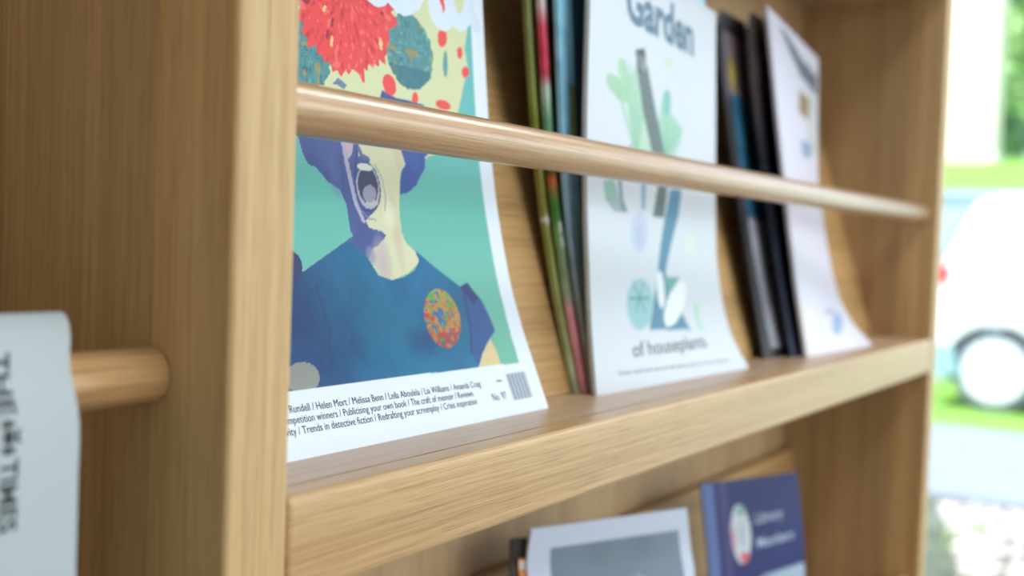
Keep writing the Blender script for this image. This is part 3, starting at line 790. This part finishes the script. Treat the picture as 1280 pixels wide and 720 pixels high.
# ------------------------------------------------------------------ garden magazine
A_ = COVER_GARDEN
GL = [(276.3,42,0),(276.3,47,40),(276.3,51.7,96),(276.3,54.3,144),(276.3,55.3,207),(276.3,56,250)]
GR = [(479.5,34,0),(479.5,49.3,26),(479.5,59,63),(479.5,62.7,104),(479.5,65.6,166),(479.5,69,242)]
S2 = Surf(GL, GR, 203)
sh = Sheet(203, S2.h, 0.9, (204, 210, 217))
def pp(k, col, a=1.0): sh.poly(A_[k], col, a)
gr_ = (140, 186, 156)
pp('green_mass', (168, 204, 176), .8); pp('leaf_a', (158, 200, 160), .9); pp('leaf_b', (150, 192, 156), .9)
for k in range(7): sh.line([(62 + k, 140), (40 + k * 7, 168 + (k * 37) % 19)], 3.2, (132, 182, 152), .6)
pp('green_right', (150, 196, 172), .85); pp('teal_leaf', (120, 180, 172)); pp('green_dot', (190, 210, 186), .8)
for k in range(5): sh.line([(112, 140), (100 + k * 9, 158 + (k * 23) % 13)], 3, (112, 172, 140), .55)
pp('grey_band', (92, 108, 108)); pp('dark_top', (66, 76, 80))
for k in range(4): sh.line([(64 + k * 4, 186), (64 + k * 4, 193)], 1.2, (190, 200, 200))
sh.line([(58, 140), (46, 122)], 2.4, (130, 146, 150))
pp('vase_left', (150, 172, 178)); sh.ell(30, 112, 7, 6, (136, 180, 160), .8); pp('vase_stem', (120, 136, 146)); pp('spoon', (104, 150, 176), .9)
pp('blue_band', (78, 130, 158)); pp('purple_bulb', (186, 196, 218)); sh.ell(69, 88, 7, 7, (170, 182, 208), .7)
pp('teal_cactus', (150, 192, 196))
for k in range(6):
    a = k * math.pi / 3; sh.line([(64, 52), (64 + 13 * math.cos(a), 52 + 9 * math.sin(a))], 1.6, (78, 140, 146), .8)
for k in range(-2, 3): sh.line([(64 + k * 3, 36), (64 + k * 7, 50)], 1.0, (110, 164, 170), .7)
pp('leaf_teal2', (92, 160, 150)); pp('white_leaf1', (224, 232, 234)); pp('white_leaf2', (228, 234, 236))
pp('green_lower', (166, 206, 184)); pp('pale_green', (206, 220, 202), .8)
sh.line([(150, 75), (148, 50)], 2, (200, 214, 210), .6)
R2, F2 = magazine('magazine', 'pale garden magazine with green and blue plant drawings leaning beside a fan of magazine spines', 'magazine', S2, sh, 3.0, (190, 205, 205))
lettering(S2, [('The', 18, 229, 40, 10, 229, .012), ('Garden', 47, 210.5, 158, 25, 211.5, .034)], 'ink_slate', F2)
lettering(S2, [('of houseplants', 46, 18, 154, 9.0, 19, .006), ('Grow, style and care for the plants that love to live indoors', 25, 9, 178, 2.4, 7)], 'ink_grey', F2)

# ------------------------------------------------------------------ magazines fanned behind the garden magazine
def bands(v, stops):
    xs = [s_[0] for s_ in stops]
    return np.stack([np.interp(v, xs, [s_[1][i] for s_ in stops]) for i in range(3)], -1)
def banded(w, h, step, stops, seed, amp=14, sc=6):
    s = Sheet(w, h, step, (0, 0, 0))
    s.c = np.clip(bands(s.v, stops) * (1.14 if max(stops[0][1]) > 100 else 1), 0, 250)
    s.mottle(np.ones(s.u.shape, bool), sc, amp, seed)
    return s
fan = [
 ((275, 54, 0), (263, 86, 205), 'olive green magazine spine at the left of the fan beside the garden magazine',
  [(0, (150, 158, 128)), (60, (140, 146, 90)), (100, (128, 128, 64)), (150, (120, 130, 60)), (200, (124, 132, 84)), (290, (120, 130, 90))], 3.4),
 ((279, 50, 0), (266, 79, 205), 'red and green magazine with a pink foot, second from the left of the fan',
  [(0, (226, 150, 166)), (45, (224, 146, 160)), (55, (150, 160, 140)), (80, (120, 150, 110)), (105, (70, 130, 60)), (118, (206, 108, 70)), (124, (40, 84, 40)), (150, (110, 160, 130)), (168, (190, 200, 190)), (176, (200, 70, 90)), (200, (214, 80, 96)), (212, (214, 200, 200)), (290, (140, 120, 110))], 3.6),
 ((283, 46.5, 0), (270, 71, 205), 'light blue magazine directly behind the garden magazine',
  [(0, (130, 132, 116)), (60, (130, 146, 160)), (100, (140, 170, 196)), (150, (136, 190, 232)), (290, (140, 200, 240))], 3.2),
]
for i, (b_, t_, lab, stops, th) in enumerate(fan):
    bx0, by0, _ = b_; tx0, ty0, tz0 = t_
    def pr(dx, dy=0):
        r = []
        for z in (0, 60, 120, 205, 284):
            q = z / 205.0
            bow = 5.5 * math.sin(min(q, 1) * math.pi)
            r.append((bx0 + (tx0 - bx0) * q * (1 if dx == 0 else .7) + dx, by0 + (ty0 - by0) * min(q, 1.15) + bow + dy * q, z))
        return r
    k_ = 3.6 + 3.8 * (2 - i)
    S = Surf(pr(0), [(bx0 + 190, y + k_, z) for y, z in ((34, 0), (49.5, 26), (59, 63), (63, 104), (67, 166), (71, 242), (74, 286))], 196)
    s = banded(196, S.h, 2.0, stops, 90 + i)
    if i == 2:
        s.rect(15, 60, 60, S.h, (44, 60, 84), .85); s.rect(9, 120, 15, 170, (150, 150, 60), .8)
        for k in range(12): s.ell(4 + (k * 17) % 9, 90 + k * 14, 1.6, 1.6, (210, 220, 220), .8)
    if i == 1: s.rect(6, 90, 196, S.h, (36, 44, 34), .9); s.ell(3, 92, 3, 4, (220, 226, 220)); s.ell(3, 84, 2.5, 3, (220, 226, 220))
    if i == 0: s.rect(6, 60, 196, S.h, (52, 60, 36), .85); s.ell(2, 96, 2.5, 3, (230, 234, 224))
    magazine('magazine', lab, 'magazine', S, s, th, (50, 52, 44))

# ------------------------------------------------------------------ dark magazines and white magazine at the right
def lean(x, y0, y1, h, bow=3.0, n=6, dxt=0.0):
    return [(x + dxt * k / (n - 1), y0 + (y1 - y0) * min(1, 1.05 * k / (n - 1)) + bow * math.sin(math.pi * k / (n - 1)), h * k / (n - 1)) for k in range(n)]
def behind(x, k, h):
    return [(x, y + k, z) for y, z in ((24, 0), (45, 22), (61, 55), (77, 125), (82, 161), (87, h))]
SB = Surf(lean(547, 47, 97, 262, 2), behind(752, 7.2, 256), 201, corner=13)
s = banded(201, SB.h, 1.4, [(0, (34, 30, 32)), (300, (36, 36, 42))], 101, 5)
s.rect(14, 8, 190, 120, (150, 150, 158)); s.rect(14, 108, 190, 216, (44, 96, 124)); s.rect(10, 205, 190, 252, (120, 104, 108)); s.ell(22, 222, 10, 16, (164, 140, 60), 1, .8)
s.rect(3, 200, 9, 250, (92, 92, 100), .7); s.mottle(s.u > 12, 7, 12, 5)
magazine('magazine', 'black magazine with rounded top and blue cover picture, right of the garden magazine', 'magazine', SB, s, 3.5, (26, 24, 26))
SC = Surf(lean(578, 37, 85, 266, 2), behind(762, 3.5, 260), 200, corner=15)
s = banded(200, SC.h, 1.4, [(0, (22, 28, 44)), (60, (20, 26, 40)), (150, (24, 28, 40)), (200, (66, 56, 60)), (300, (78, 68, 66))], 111, 6)
s.ell(16, 228, 6, 16, (110, 96, 92), .8, .8); s.rect(2, 0, 6, 90, (50, 58, 80), .8); s.mottle(s.v > 0, 5, 8, 8)
magazine('magazine', 'near black magazine with a rounded top tucked behind the curled white magazine', 'magazine', SC, s, 3.0, (20, 20, 24))
A_ = COVER_WHITE
SL = [(593.4,30,0),(593.4,42,63),(593.4,56,148),(593.4,70,240),(593.4,74.8,270)]
SR = [(757,24,0),(758,45,22),(759,61,55),(760,77,125),(762,82,161),(765,87,256)]
SW = Surf(SL, SR, 166)
s = Sheet(166, SW.h, 1.4, (214, 212, 226))
s.rect(118, 180, 160, 236, (196, 200, 198), .7); s.poly(A_['dark_title'], (92, 102, 116), .9); s.poly(A_['ochre'], (150, 132, 96)); s.poly(A_['blue'], (128, 158, 188), .9)
s.ell(150, 140, 7, 6, (204, 150, 160), .6, .6)
s.poly(A_['bluelow'], (136, 164, 198), .9); s.poly(A_['graylow'], (168, 172, 190), .9); s.rect(0, 0, 40, 40, (222, 216, 210), .7)
magazine('magazine', 'white magazine with a curled lower corner, rightmost on the middle shelf', 'magazine', SW, s, 3.0, (200, 200, 206))

# ------------------------------------------------------------------ leaflets on the shelf below
f0 = -362.0
SA = Surf([(300, 56, f0), (302, 74, f0 + 90), (304, 88, -150), (303, 97, -112), (302, 95, -86)], [(420, 26, f0), (421, 34, f0 + 90), (421, 40, -150), (421, 46, -112), (421, 49.8, -88)], 148)
s = Sheet(148, SA.h, 1.4, (206, 214, 232))
s.rect(19, 12, 137, SA.h - 13, (122, 138, 152)); s.mottle((s.u > 19) & (s.u < 137) & (s.v < SA.h - 13) & (s.v > 12), 20, 7, 4)
R_, F_ = magazine('booklet', 'booklet with a slate blue cover and wide white border on the lower shelf', 'booklet', SA, s, 2.2, (200, 205, 215))
lettering(SA, [('Your guide', 50, SA.h - 44, 100, 8, SA.h - 44, .01), ('to the collection', 50, SA.h - 56, 110, 7, SA.h - 56, .0)], 'ink_pale', F_)
for i, (dx, dy, rgb, lab, hh) in enumerate(((-3.5, 4.5, (196, 120, 60), 'orange edged booklet just behind the white bordered booklet', -104), (-7, 9, (52, 44, 40), 'dark brown booklet behind the orange edged booklet on the lower shelf', -92))):
    g_ = 3.4 * (i + 1)
    S = Surf([(302 + dx, 56 + g_, f0), (303 + dx, 74 + g_, f0 + 90), (303.5 + dx, 88 + g_, -150), (303 + dx, 97 + g_, -112), (302 + dx, 97 + g_, hh)], [(420 + dx, 26 + g_, f0), (421 + dx, 34 + g_, f0 + 90), (421 + dx, 40 + g_, -150), (421 + dx, 46 + g_, -118), (421 + dx, 49 + g_, hh - 8)], 148)
    s = banded(148, S.h, 3, [(0, rgb), (300, rgb)], 130 + i, 8)
    magazine('booklet', lab, 'booklet', S, s, 1.6, rgb)
SBL = Surf([(541, 50, f0), (541, 66, f0 + 90), (541, 80, -165), (540, 89.5, -98)], [(636, 26, f0), (636, 32, f0 + 90), (636, 38, -165), (637, 47.3, -98)], 105)
s = Sheet(105, SBL.h, 1.0, (38, 46, 104))
s.rect(0, 0, 11, SBL.h, (98, 118, 172)); s.rect(17, 0, 25, SBL.h, (92, 84, 132), .6)
s.poly([(0, 0), (105, 0), (105, SBL.h - 72), (60, SBL.h - 76), (25, SBL.h - 86), (0, SBL.h - 96)], (150, 160, 178))
s.poly([(60, 0), (105, 0), (105, SBL.h - 74), (64, SBL.h - 78)], (168, 188, 206))
s.ell(58, SBL.h - 100, 8, 22, (96, 96, 112), .8, .7); s.ell(30, SBL.h - 112, 12, 20, (112, 118, 134), .7, .7)
s.mottle(s.v < SBL.h - 78, 6, 10, 6)
cx_, cy_ = 36, SBL.h - 42
s.ell(cx_, cy_, 10.5, 23, (206, 214, 220)); s.ell(cx_ + 2, cy_ + 18, 6, 5, (120, 170, 150), .8, .6); s.ell(cx_ + 2, cy_ - 18, 6, 5, (214, 90, 100), .9, .6); s.ell(cx_ - 8, cy_ - 2, 3, 10, (206, 150, 170), .8, .6)
s.ell(cx_ + 1, cy_, 4, 12, (176, 188, 196), .8, .6)
R_, F_ = magazine('leaflet', 'navy blue leaflet with a round white emblem on the lower shelf', 'leaflet', SBL, s, 2.0, (40, 44, 84))
lettering(SBL, [('Library', 52, SBL.h - 36, 84, 8.5, SBL.h - 34, .01), ('Members', 52, SBL.h - 55, 94, 8.5, SBL.h - 52, .01)], 'ink_pale', F_)

# ------------------------------------------------------------------ newspaper draped over the left rail
def paper_surface():
    # front sheet: from the bottom up over the rail and a little down the back
    front = [(12.5, -330), (13.5, -200), (13.5, -40), (13.5, 10), (15, 30), (19, 43), (25, 53.5), (33, 57.5), (42, 51.5), (49, 40), (52, 20), (53, -60), (53, -300)]
    def side(x, wob):
        return [(x + wob * math.sin(i * 2.1) * 1.0, y, z) for i, (y, z) in enumerate(front)]
    return side(-360, .3), [(-64.3, *front[0]), (-63.8, *front[1]), (-64.6, *front[2]), (-64.6, *front[3]), (-63.4, *front[4]), (-63.6, *front[5]), (-59.5, *front[6]), (-57.2, *front[7]), (-58.4, *front[8]), (-60, *front[9]), (-60, *front[10]), (-60, *front[11]), (-60, *front[12])]
pl, pr_ = paper_surface()
SN = Surf(pl, pr_, 298)
s = Sheet(298, SN.h, 2.5, (176, 184, 186))
s.mottle(s.u > -1, 30, 3, 3)
iF = lambda z: SN.h * float(np.interp(z, SN.A[:81, 2], np.linspace(0, 1, len(SN.A))[:81]))
v49, v6 = iF(47), iF(4)
root = empty('newspaper', P(-200, 33, 56), 'folded newspaper draped over the round rail at the left', 'newspaper')
grid_obj('outer_sheet', SN.at(s.u, s.v, 0.0), s.c, M['newsprint'], root)
block_obj('inner_sheets', SN, 1, 296.8, 2, SN.h - 2, -0.3, -6.0, M['pages'], root, 6, 90)
xl = 298 - 22.6
vT = v49 + 1; vB = v6
vm = vT + (vB - vT) * .36; vn = vT + (vB - vT) * .60
lettering(SN, [('THE', xl, vT, vm, 5.0, None, .025, True), ('TIMES', xl, vn, vB, 5.0, None, .025, True)], 'ink_newsprint', root, 0.15, 'masthead')
bm = bmesh.new()                                   # small coat of arms between the words
def blob(pts):
    q = SN.at(np.array([a for a, b in pts]), np.array([b for a, b in pts]), 0.15)
    bm.faces.new([bm.verts.new(P(*k)) for k in q])
cu_, cv_ = xl + 2.1, (vm + vn) / 2
blob([(cu_ + 1.6 * math.cos(a), cv_ + 2.0 * math.sin(a)) for a in np.linspace(0, 6.28, 13)[:-1]])
for sgn in (-1, 1):
    blob([(cu_ - 2.2, cv_ + sgn * 2.4), (cu_ - 1, cv_ + sgn * 4.4), (cu_ + 1.4, cv_ + sgn * 4.0), (cu_ + 2.2, cv_ + sgn * 3.0), (cu_ + .6, cv_ + sgn * 2.3)])
blob([(cu_ + 2.0, cv_ - 1.5), (cu_ + 3.6, cv_ - 1.8), (cu_ + 2.8, cv_), (cu_ + 3.6, cv_ + 1.8), (cu_ + 2.0, cv_ + 1.5)])
bm_obj('crest', bm, M['ink_newsprint'], root)

# ------------------------------------------------------------------ outdoors: the car
M['car_white'] = plain('car_white', (236, 240, 242), 0.3, 0.5, 0.01, 3, coat=0.6)
M['tyre'] = plain('tyre', (112, 118, 128), 0.8, 0.2, 0.05, 20)  # dark rubber lightened, veiling glare mixed into its colour
M['hubcap'] = plain('hubcap', (226, 230, 234), 0.35, 0.5, 0.02, 20)
M['tail'] = plain('tail_lamp', (214, 40, 48), 0.25, 0.5, 0.02, 10)
M['car_glass'] = plain('car_glass', (150, 170, 184), 0.08, 0.8, 0.01, 5)
M['bumper'] = plain('bumper', (150, 190, 200), 0.5, 0.4, 0.02, 5)
CX, GZ = 9.3, -0.035
car = empty('car', (CX + .85, -.1, GZ), 'white car parked on the grass, seen through the glazing', 'car')
wy = [1.277, -1.28]
def arch(yc, r=0.40, n=14):
    return [(yc + r * math.cos(a), GZ + .31 + r * math.sin(a)) for a in np.linspace(-.25, math.pi + .25, n)]
side = [(1.80, GZ + .30), (1.86, GZ + .55), (1.84, GZ + .95), (1.74, GZ + 1.12), (1.48, GZ + 1.68), (1.30, GZ + 1.74), (-.35, GZ + 1.76), (-.75, GZ + 1.62), (-1.3, GZ + 1.12), (-2.0, GZ + .95), (-2.15, GZ + .7), (-2.15, GZ + .30)]
side += list(reversed(arch(wy[1]))) + list(reversed(arch(wy[0])))
bm = bmesh.new()
rings = [[bm.verts.new((x, y, z)) for y, z in side] for x in (CX, CX + 1.7)]
bm.faces.new(rings[0]); bm.faces.new(rings[1][::-1])
n = len(side)
for i in range(n): bm.faces.new((rings[0][i], rings[0][(i + 1) % n], rings[1][(i + 1) % n], rings[1][i]))
bmesh.ops.bevel(bm, geom=[f for f in bm.faces if len(f.verts) > 6][0].edges[:6], offset=0.05, segments=3, affect='EDGES')
bm_obj('body', bm, M['car_white'], car)
def slab(name, poly, x0, x1, mat, parent):
    bm = bmesh.new()
    rings = [[bm.verts.new((x, y, z)) for y, z in poly] for x in (x0, x1)]
    bm.faces.new(rings[0]); bm.faces.new(rings[1][::-1])
    for i in range(len(poly)): bm.faces.new((rings[0][i], rings[0][(i + 1) % len(poly)], rings[1][(i + 1) % len(poly)], rings[1][i]))
    return bm_obj(name, bm, mat, parent)
slab('rear_window', [(1.56, GZ + 1.58), (1.76, GZ + 1.14), (1.79, GZ + 1.15), (1.59, GZ + 1.60)], CX + .12, CX + 1.58, M['car_glass'], car)
for a, b in ((-.42, .30), (-1.22, -.5)):
    slab('side_window', [(b, GZ + 1.18), (b, GZ + 1.62), (max(a, -.72), GZ + 1.62), (a, GZ + 1.18)], CX - .006, CX + .01, M['car_glass'], car)
slab('tail_lamp', [(1.66, GZ + 1.02), (1.66, GZ + 1.16), (1.73, GZ + 1.16), (1.87, GZ + 1.0), (1.87, GZ + .98)], CX - .012, CX + .2, M['tail'], car)
slab('bumper', [(1.55, GZ + .28), (1.60, GZ + .5), (1.89, GZ + .58), (1.9, GZ + .28)], CX - .015, CX + 1.715, M['bumper'], car)
for y in wy:
    for x in (CX + .02, CX + 1.48):
        bm = bmesh.new()
        tube_x(bm, x, x + .2, y, GZ + .325, .325, 36, 2, .03)
        wh = bm_obj('wheel', bm, M['tyre'], car)
        bm = bmesh.new()
        xo = x - .012 if x < CX + 1 else x + .19
        tube_x(bm, xo, xo + .022, y, GZ + .325, .25, 30, 2, .008)
        hc = bm_obj('hubcap', bm, M['hubcap'], wh)

# ------------------------------------------------------------------ outdoors: pillar, trees and planting
M['pale_wall'] = plain('pale_wall', (170, 190, 204), 0.85, 0.2, 0.04, 3)
bw = empty('boundary_wall', (11.5, 0, G0), 'pale blue grey boundary wall behind the white car', 'wall')
box('wall_body', (11.38, -12, G0), (11.6, 14, 1.76), M['pale_wall'], bw, .01)
box('coping', (11.34, -12, 1.76), (11.64, 14, 1.84), M['pale_wall'], bw, .01)
M['render'] = plain('white_render', (240, 232, 214), 0.8, 0.2, 0.03, 3)
pil = empty('pillar', (16.4, 2.78, 2.4), 'tall pale rendered pillar on the grass bank beyond the car', 'pillar')
box('shaft', (16.1, 2.52, 2.3), (16.7, 3.12, 8.2), M['render'], pil, .03)
box('base', (16.05, 2.47, 2.25), (16.75, 3.17, 2.62), M['render'], pil, .02)
def leaf_mat(name, rgb):
    m_ = plain(name, rgb, 0.6, 0.3, 0.15, 3)
    b = m_.node_tree.nodes['Principled BSDF']
    return m_
M['bark'] = plain('bark', (120, 112, 100), 0.9, 0.1, 0.15, 12)
def leaves(bm, c, rad, n, size, rs):
    for _ in range(n):
        d = Vector(rs.normal(size=3)); d.normalize()
        p = Vector(c) + Vector((d.x * rad[0], d.y * rad[1], d.z * rad[2])) * (rs.rand() ** .4)
        a = Vector(rs.normal(size=3)).normalized(); b = a.cross(Vector(rs.normal(size=3))).normalized()
        s_ = size * (.6 + .8 * rs.rand())
        mid = (a * .35)
        v = [bm.verts.new(p + q * s_) for q in (-a, -a * .1 + b * .45, a, -a * .1 - b * .45)]
        bm.faces.new(v)
def tree(name, base, h, rad, rgb, label, n, size, seed):
    rs = np.random.RandomState(seed)
    t = empty(name, base, label, 'tree', 'trees on the bank beyond the car')
    bm = bmesh.new()
    prev = None
    for k in range(6):
        z = base[2] - .2 + (h * .6) * k / 5; r = .16 * (1 - k / 7)
        ring = [bm.verts.new((base[0] + .08 * math.sin(k) + r * math.cos(a), base[1] + .06 * k + r * math.sin(a), z)) for a in np.linspace(0, 2 * math.pi, 9)[:-1]]
        if prev:
            for i in range(8): bm.faces.new((prev[i], prev[(i + 1) % 8], ring[(i + 1) % 8], ring[i]))
        prev = ring
    bm_obj('trunk', bm, M['bark'], t)
    bm = bmesh.new()
    for k in range(9):
        c = (base[0] + rs.normal() * rad * .45, base[1] + rs.normal() * rad * .45, base[2] + h * (.18 + .75 * rs.rand()))
        leaves(bm, c, (rad * .6, rad * .6, h * .2), n // 9, size, rs)
    bm_obj('foliage', bm, leaf_mat(name + '_leaf', rgb), t, 'stuff')
tree('tree', (24, 4.2, 2.6), 6.8, 1.8, (150, 186, 150), 'grey green tree on the bank to the right of the pale pillar', 5200, .17, 1)
tree('tree', (34, 5.2, 2.8), 9.0, 2.8, (180, 206, 140), 'lighter green tree further back behind the pale pillar', 3600, .2, 2)
tree('tree', (20, 1.2, 2.65), 5.0, 1.5, (160, 196, 130), 'low green tree on the bank at the right edge of the view', 3000, .15, 3)

M['petal'] = plain('petal', (226, 208, 214), 0.7, 0.2, 0.03, 20)
M['sprig'] = leaf_mat('sprig', (168, 190, 130))
plants = [(4.95, .66), (4.95, .40), (4.66, .58), (4.66, .32), (4.36, .48), (4.36, .22), (4.95, .13), (4.06, .40)]
where = ['leftmost of the far row', 'middle of the far row', 'left of the second row', 'right of the second row', 'left of the third row', 'right of the third row', 'rightmost of the far row', 'nearest the glazing']
for i, (x, y) in enumerate(plants):
    rs = np.random.RandomState(50 + i)
    t = empty('flowering_plant', (x, y, G0), 'low white flowering plant in the bed outside, ' + where[i], 'plant', 'white flowering plants in the bed outside')
    bm = bmesh.new(); leaves(bm, (x, y, .03), (.13, .12, .07), 260, .022, rs)
    bm_obj('foliage', bm, M['sprig'], t, 'stuff')
    bm = bmesh.new()
    for k in range(80):
        a, d = rs.rand() * 6.28, rs.rand() ** .5 * .125
        c = Vector((x + d * math.cos(a), y + d * math.sin(a), .05 + rs.rand() * .055))
        nrm = Vector((rs.normal() * .4 - .4, rs.normal() * .4, 1)).normalized()
        e1 = nrm.cross(Vector((0, 1, 0))).normalized(); e2 = nrm.cross(e1)
        cen = bm.verts.new(c - nrm * .004)
        rim = [bm.verts.new(c + (e1 * math.cos(q) + e2 * math.sin(q)) * (.019 if j % 2 else .011)) for j, q in enumerate(np.linspace(0, 2 * math.pi, 11)[:-1])]
        for j in range(10): bm.faces.new((cen, rim[j], rim[(j + 1) % 10]))
    bm_obj('flowers', bm, M['petal'], t, 'stuff')
